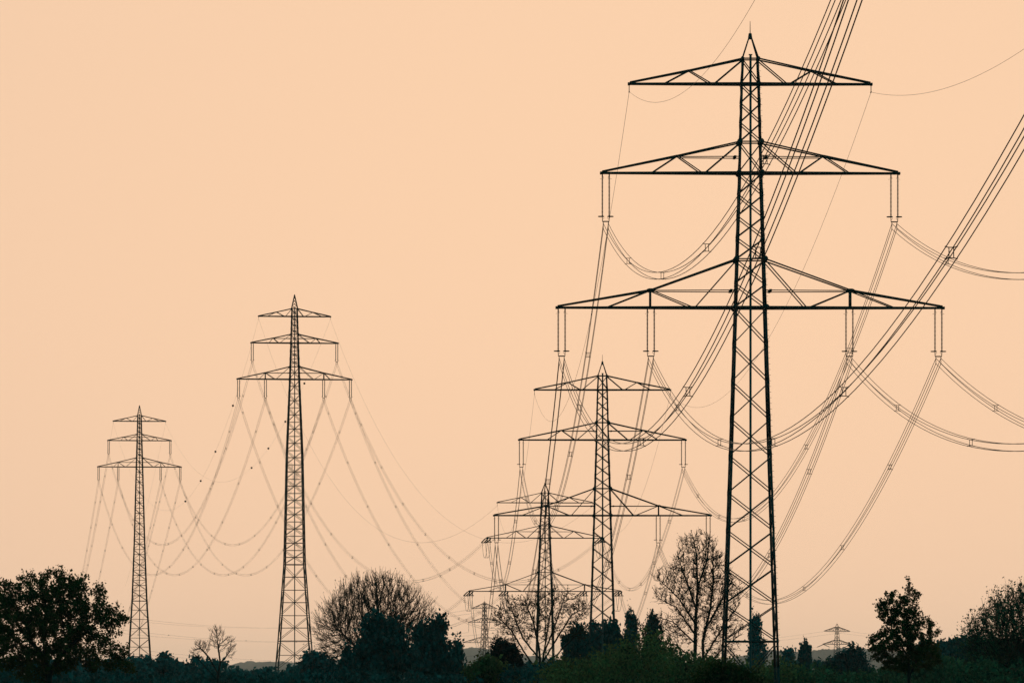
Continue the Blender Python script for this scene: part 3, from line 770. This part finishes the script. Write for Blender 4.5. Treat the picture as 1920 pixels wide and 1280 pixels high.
grow_tree('bare_tree', 'wide domed bare tree of many ascending twigs, right of the taller left-hand pylon', 'tree', 700,
  [(705, 1150, 95, 70), (705, 1175, 112, 70), (625, 1185, 36, 55), (790, 1165, 30, 50), (640, 1215, 40, 28), (705, 1105, 60, 26)],
  [[(702, 1330), (702, 1265), (700, 1235), (690, 1190)], [(702, 1265), (725, 1220), (740, 1180)], [(700, 1240), (660, 1205), (640, 1185)], [(702, 1250), (765, 1200)], [(700, 1235), (710, 1180)]],
  22, natt=4200, D=.36, di=3.2, dk=.44, tip=.023, keep=.85, twigs=2, twig_len=1.0, twig_up=.7, leaves=6500, leaf=.085, leaf_mat='leaf_bud', spread=.05, trunk_r=.26, up=.16, leaf_up=1.0, pipe_n=3.1)
grow_tree('bare_tree', 'spreading bare tree with small leaf tufts in front of the tension pylon', 'tree', 740,
  [(1010, 1140, 68, 26), (1032, 1118, 46, 18), (958, 1160, 36, 34), (1075, 1142, 30, 26), (1010, 1178, 62, 26), (1078, 1185, 26, 20), (948, 1200, 24, 18), (960, 1130, 24, 14)],
  [[(1012, 1325), (1014, 1262), (1011, 1215), (1000, 1165), (985, 1130)], [(1014, 1262), (1022, 1210), (1030, 1160), (1040, 1120)], [(1014, 1266), (985, 1225), (958, 1180), (938, 1160)], [(1018, 1240), (1048, 1190), (1072, 1152), (1095, 1140)],
   [(1010, 1285), (972, 1245), (944, 1212), (925, 1205)], [(1012, 1235), (980, 1195), (962, 1150)], [(1020, 1225), (1045, 1160), (1058, 1120)], [(1016, 1255), (1055, 1215), (1085, 1185)], [(1005, 1190), (1012, 1150), (1010, 1122)]],
  23, natt=2800, D=.3, di=2.8, dk=.48, tip=.024, twigs=2, twig_len=.5, twig_up=.4, leaves=5500, leaf=.12, leaf_mat='leaf_bud', spread=.08, trunk_r=.24, up=.08, pipe_n=3.1)
grow_tree('bare_tree', 'small leafless tree with few crooked branches between the left-hand pylons', 'tree', 600,
  [(406, 1195, 16, 24), (380, 1212, 20, 14), (428, 1212, 14, 22), (368, 1226, 12, 10), (408, 1180, 12, 8), (432, 1228, 8, 10)],
  [[(408, 1330), (408, 1270), (413, 1242), (408, 1205)], [(409, 1262), (392, 1232), (374, 1212)], [(413, 1242), (428, 1225)], [(408, 1275), (375, 1238)]],
  24, natt=800, D=.2, di=1.8, dk=.26, tip=.017, twigs=2, twig_len=.34, twig_up=.4, trunk_r=.13, up=.15, pipe_n=2.9)
grow_tree('bare_tree', 'big twiggy tree cut by the right edge, upright shoots above a green lower crown', 'tree', 600,
  [(1908, 1185, 80, 72), (1860, 1205, 55, 45), (1925, 1150, 60, 45), (1945, 1190, 90, 80), (1880, 1235, 80, 40), (1838, 1200, 28, 22)],
  [[(1925, 1330), (1922, 1265), (1915, 1225), (1905, 1185)], [(1922, 1265), (1885, 1220), (1860, 1190)], [(1922, 1265), (1950, 1200)], [(1915, 1260), (1870, 1240)]],
  25, natt=3800, D=.3, di=2.8, dk=.42, tip=.015, twigs=2, twig_len=1.25, twig_up=1.0, leaves=18000, leaf=.13, leaf_mat='leaf_green', spread=.14, trunk_r=.24, up=.2, leaf_up=.8, pipe_n=3.0)
grow_tree('bare_tree', 'thin twiggy young tree between the two poplars', 'tree', 860,
  [(1208, 1182, 9, 12), (1212, 1200, 12, 12)], [[(1209, 1320), (1209, 1230), (1209, 1200)]], 26, natt=120, D=.3, di=2, dk=.5, tip=.026, twigs=2, twig_len=.5, trunk_r=.12, leaves=300, leaf=.22, leaf_mat='leaf_bud')

# --- dense evergreens and bushes that stand out one by one
LD = dict(stretch=1.7)
leafy('leafy_tree', 'dark leafy tree with two rounded tops in front of the domed bare tree', 'tree', 640, [(704, 1188, 24, 30), (741, 1192, 22, 30), (722, 1228, 40, 40), (690, 1235, 22, 30), (755, 1235, 22, 30)], 31, 11000, 190, .32, .28, 'leaf_dark', 1.4, (0, 0, 1.2))
leafy('leafy_tree', 'dark leafy tree right of the domed bare tree, taller on its right side', 'tree', 660, [(798, 1195, 24, 28), (824, 1190, 15, 32), (830, 1225, 14, 24), (805, 1240, 38, 42)], 32, 10000, 180, .32, .28, 'leaf_dark', 1.4, (0, 0, 1.2))
leafy('leafy_tree', 'small dark tree at the left foot of the domed bare tree', 'tree', 650, [(653, 1235, 9, 18), (655, 1258, 16, 20)], 33, 2400, 40, .35, .3, 'leaf_dark', 1.4, (0, 0, 1.2))
leafy('cypress_tree', 'narrow dark spire tree left of the pale far ridge', 'tree', 700, [(857, 1218, 6, 22), (856, 1240, 12, 26), (850, 1262, 16, 24)], 34, 3200, 60, .3, .3, 'leaf_dark', 1.7, (.3, 0, 1.6))
leafy('yew_tree', 'very dark dome-shaped evergreen left of the spreading bare tree', 'tree', 680, [(946, 1230, 28, 24), (942, 1255, 36, 26)], 35, 9000, 160, .3, .24, 'leaf_yew', 1.0)
leafy('shrub', 'olive green shrub in front of the dark dome-shaped evergreen', 'shrub', 600, [(912, 1256, 26, 20), (938, 1266, 28, 16), (890, 1266, 18, 18)], 36, 5000, 80, .32, .24, 'leaf_olive')
leafy('leafy_tree', 'blue-green round tree covering the right foot of the taller left-hand pylon', 'tree', 820, [(590, 1244, 22, 20), (608, 1256, 26, 22), (572, 1258, 22, 18), (595, 1268, 44, 22)], 37, 7000, 120, .4, .34, 'leaf_teal')
leafy('shrub', 'small round tree top rising from the wood beside the leftmost pylon', 'tree', 880, [(307, 1233, 8, 7), (306, 1246, 10, 12)], 38, 900, 22, .3, .36, 'leaf_teal')
def poplar(label, d, ells, seed, n=5200, mat='leaf_dark', leaf=.27):
    return leafy('poplar_tree', label, 'tree', d, ells, seed, n, 190, .19, leaf, mat, 3.0, (0, 0, 2.2), group='slender poplars on the horizon')
poplar('left one of two dark columnar poplars between the second and the tallest pylon', 880, [(1184, 1162, 10, 13), (1184, 1180, 12, 24), (1184, 1210, 13, 36), (1184, 1250, 13, 36)], 41)
poplar('right one of two dark poplars, with a side shoot, beside the two-trunked bare tree', 890, [(1225, 1166, 9, 12), (1223, 1184, 11, 24), (1222, 1210, 12, 34), (1239, 1192, 4, 22), (1224, 1245, 16, 36)], 42)
poplar('dark poplar seen through the legs of the tallest pylon', 900, [(1416, 1164, 8, 12), (1416, 1182, 11, 24), (1414, 1208, 12, 34), (1429, 1202, 3, 24), (1433, 1218, 4, 20), (1418, 1250, 16, 34)], 43, 4800, 'leaf_teal')
poplar('blunt squat poplar between the tallest pylon and the two-armed far pylon', 1000, [(1510, 1216, 8, 8), (1510, 1226, 10, 14), (1509, 1242, 11, 24), (1509, 1262, 11, 24)], 44, 3200, 'leaf_dark', .4)
leafy('fir_tree', 'small ragged fir just right of the tallest pylon\'s legs', 'tree', 980, [(1477, 1222, 5, 9), (1477, 1236, 8, 12), (1478, 1256, 13, 18)], 45, 1800, 40, .35, .42, 'leaf_teal', .8, (0, 0, -.4))
leafy('leafy_tree', 'small round tree left of the dark tree under the two-armed far pylon', 'tree', 1000, [(1537, 1252, 8, 13), (1536, 1268, 12, 14)], 46, 1300, 30, .4, .42, 'leaf_teal')
leafy('leafy_tree', 'large dark blue-green tree under the two-armed far pylon', 'tree', 900, [(1600, 1226, 15, 13), (1582, 1236, 18, 16), (1564, 1250, 15, 16), (1600, 1252, 34, 26), (1560, 1264, 22, 18)], 47, 10000, 190, .36, .3, 'leaf_dark')
leafy('leafy_tree', 'upright tufted dark tree at the left foot of the second pylon', 'tree', 775, [(1082, 1192, 14, 22), (1066, 1205, 12, 18), (1085, 1225, 26, 30)], 48, 5000, 90, .3, .28, 'leaf_dark', 1.6, (0, 0, 1.5))
leafy('leafy_tree', 'feathery dark tree standing between the feet of the second pylon', 'tree', 840, [(1113, 1182, 8, 18), (1133, 1184, 9, 18), (1125, 1215, 28, 36)], 49, 6000, 100, .3, .28, 'leaf_dark', 1.6, (0, 0, 1.5))
leafy('leafy_tree', 'dark twiggy tree at the right foot of the second pylon', 'tree', 780, [(1153, 1186, 9, 18), (1148, 1212, 14, 30), (1168, 1212, 7, 16)], 50, 3400, 70, .28, .28, 'leaf_dark', 1.6, (0, 0, 1.5))
leafy('shrub', 'dark bush hiding the left feet of the tallest pylon', 'shrub', 432, [(1352, 1270, 46, 24), (1385, 1278, 36, 22), (1322, 1282, 26, 18)], 51, 8000, 110, .28, .17, 'leaf_maple')

# --- woods and undergrowth that read as one mass
mass('woodland', 'blue-green wood behind the left maple and the leftmost pylon', [(-40, 1244), (60, 1240), (180, 1238), (240, 1236), (262, 1236), (300, 1236), (332, 1240), (348, 1245), (375, 1241), (410, 1241), (428, 1247), (445, 1256), (470, 1262), (520, 1260), (548, 1252), (560, 1256), (640, 1262)], 900, 60, 61, 30000, .42, 'leaf_teal')
mass('woodland', 'dark wood at the bottom centre behind the leafy trees', [(600, 1262), (700, 1255), (780, 1255), (870, 1266), (900, 1262), (980, 1254), (1040, 1240), (1100, 1232), (1160, 1225), (1250, 1232), (1300, 1240), (1390, 1248), (1440, 1258), (1500, 1262), (1560, 1262), (1640, 1262)], 930, 60, 62, 30000, .42, 'leaf_teal')
mass('woodland', 'dark wood between the young maple and the twiggy tree at the right edge', [(1720, 1215), (1755, 1204), (1775, 1199), (1792, 1203), (1802, 1204), (1815, 1196), (1835, 1195), (1870, 1205), (1960, 1200)], 820, 60, 63, 16000, .38, 'leaf_dark')
mass('undergrowth', 'dim green bushes along the bottom edge left of the tallest pylon', [(-40, 1266), (120, 1270), (250, 1268), (350, 1272), (450, 1274), (560, 1268), (640, 1266), (760, 1268), (860, 1270), (930, 1262), (1000, 1256), (1060, 1240)], 620, 60, 64, 26000, .3, 'leaf_dark')
mass('undergrowth', 'olive green bushes below the two poplars and the second pylon', [(1030, 1256), (1050, 1246), (1075, 1250), (1090, 1240), (1110, 1248), (1140, 1232), (1152, 1240), (1168, 1212), (1190, 1214), (1204, 1204), (1232, 1206), (1246, 1218), (1262, 1232), (1282, 1236), (1300, 1246), (1320, 1240), (1345, 1252), (1370, 1246), (1400, 1258), (1430, 1254), (1480, 1264)], 590, 50, 65, 26000, .22, 'leaf_olive', .9)
mass('undergrowth', 'green bushes along the bottom edge right of the tallest pylon', [(1400, 1264), (1480, 1258), (1560, 1268), (1640, 1266), (1700, 1256), (1750, 1240), (1790, 1240), (1840, 1252), (1960, 1245)], 600, 50, 66, 22000, .27, 'leaf_green')

# far lookout mast on the right ridge
mroot = empty('lookout_tower', P3(1491.5, 1224, 19400), 0); tag(mroot, 'tiny hazy tower with a round head on the far right ridge', 'tower')
m = MB(); m.tube([(0, 0, -16), (0, 0, 4), (0, 0, 15)], [2.0, 1.8, 1.5], 8); m.build('shaft', M['hill'], mroot)
m = MB(); m.lathe([(.6, 0), (3.6, 1), (4.6, 3.6), (4.2, 6), (2, 7.6), (.6, 8.4)], (0, 0, 21.0), (0, 0, -1), 12); m.build('head', M['hill'], mroot)

# ----------------------------------------------------------------- haze
HX, HY0, HY1, HZ0, HZ1 = 9600, -700, 28500, -2.0, 172.0
m = MB()
m.add([(-HX, HY0, HZ0), (HX, HY0, HZ0), (HX, HY1, HZ0), (-HX, HY1, HZ0), (-HX, HY0, HZ1), (HX, HY0, HZ1), (HX, HY1, HZ1), (-HX, HY1, HZ1)],
      [(3, 2, 1, 0), (4, 5, 6, 7), (0, 1, 5, 4), (1, 2, 6, 5), (2, 3, 7, 6), (3, 0, 4, 7)])
hm = bpy.data.materials.new('haze'); hm.use_nodes = True
hn = hm.node_tree.nodes; hl = hm.node_tree.links; hn.clear()
ho = hn.new('ShaderNodeOutputMaterial'); hv = hn.new('ShaderNodeVolumePrincipled')
hv.inputs['Color'].default_value = (0.93, 0.93, 0.93, 1); hv.inputs['Density'].default_value = 1.5e-5; hv.inputs['Anisotropy'].default_value = 0.45
hl.new(hv.outputs[0], ho.inputs['Volume'])
tag(m.build('haze', hm), 'thin warm evening haze over the whole plain', None, None, 'stuff')
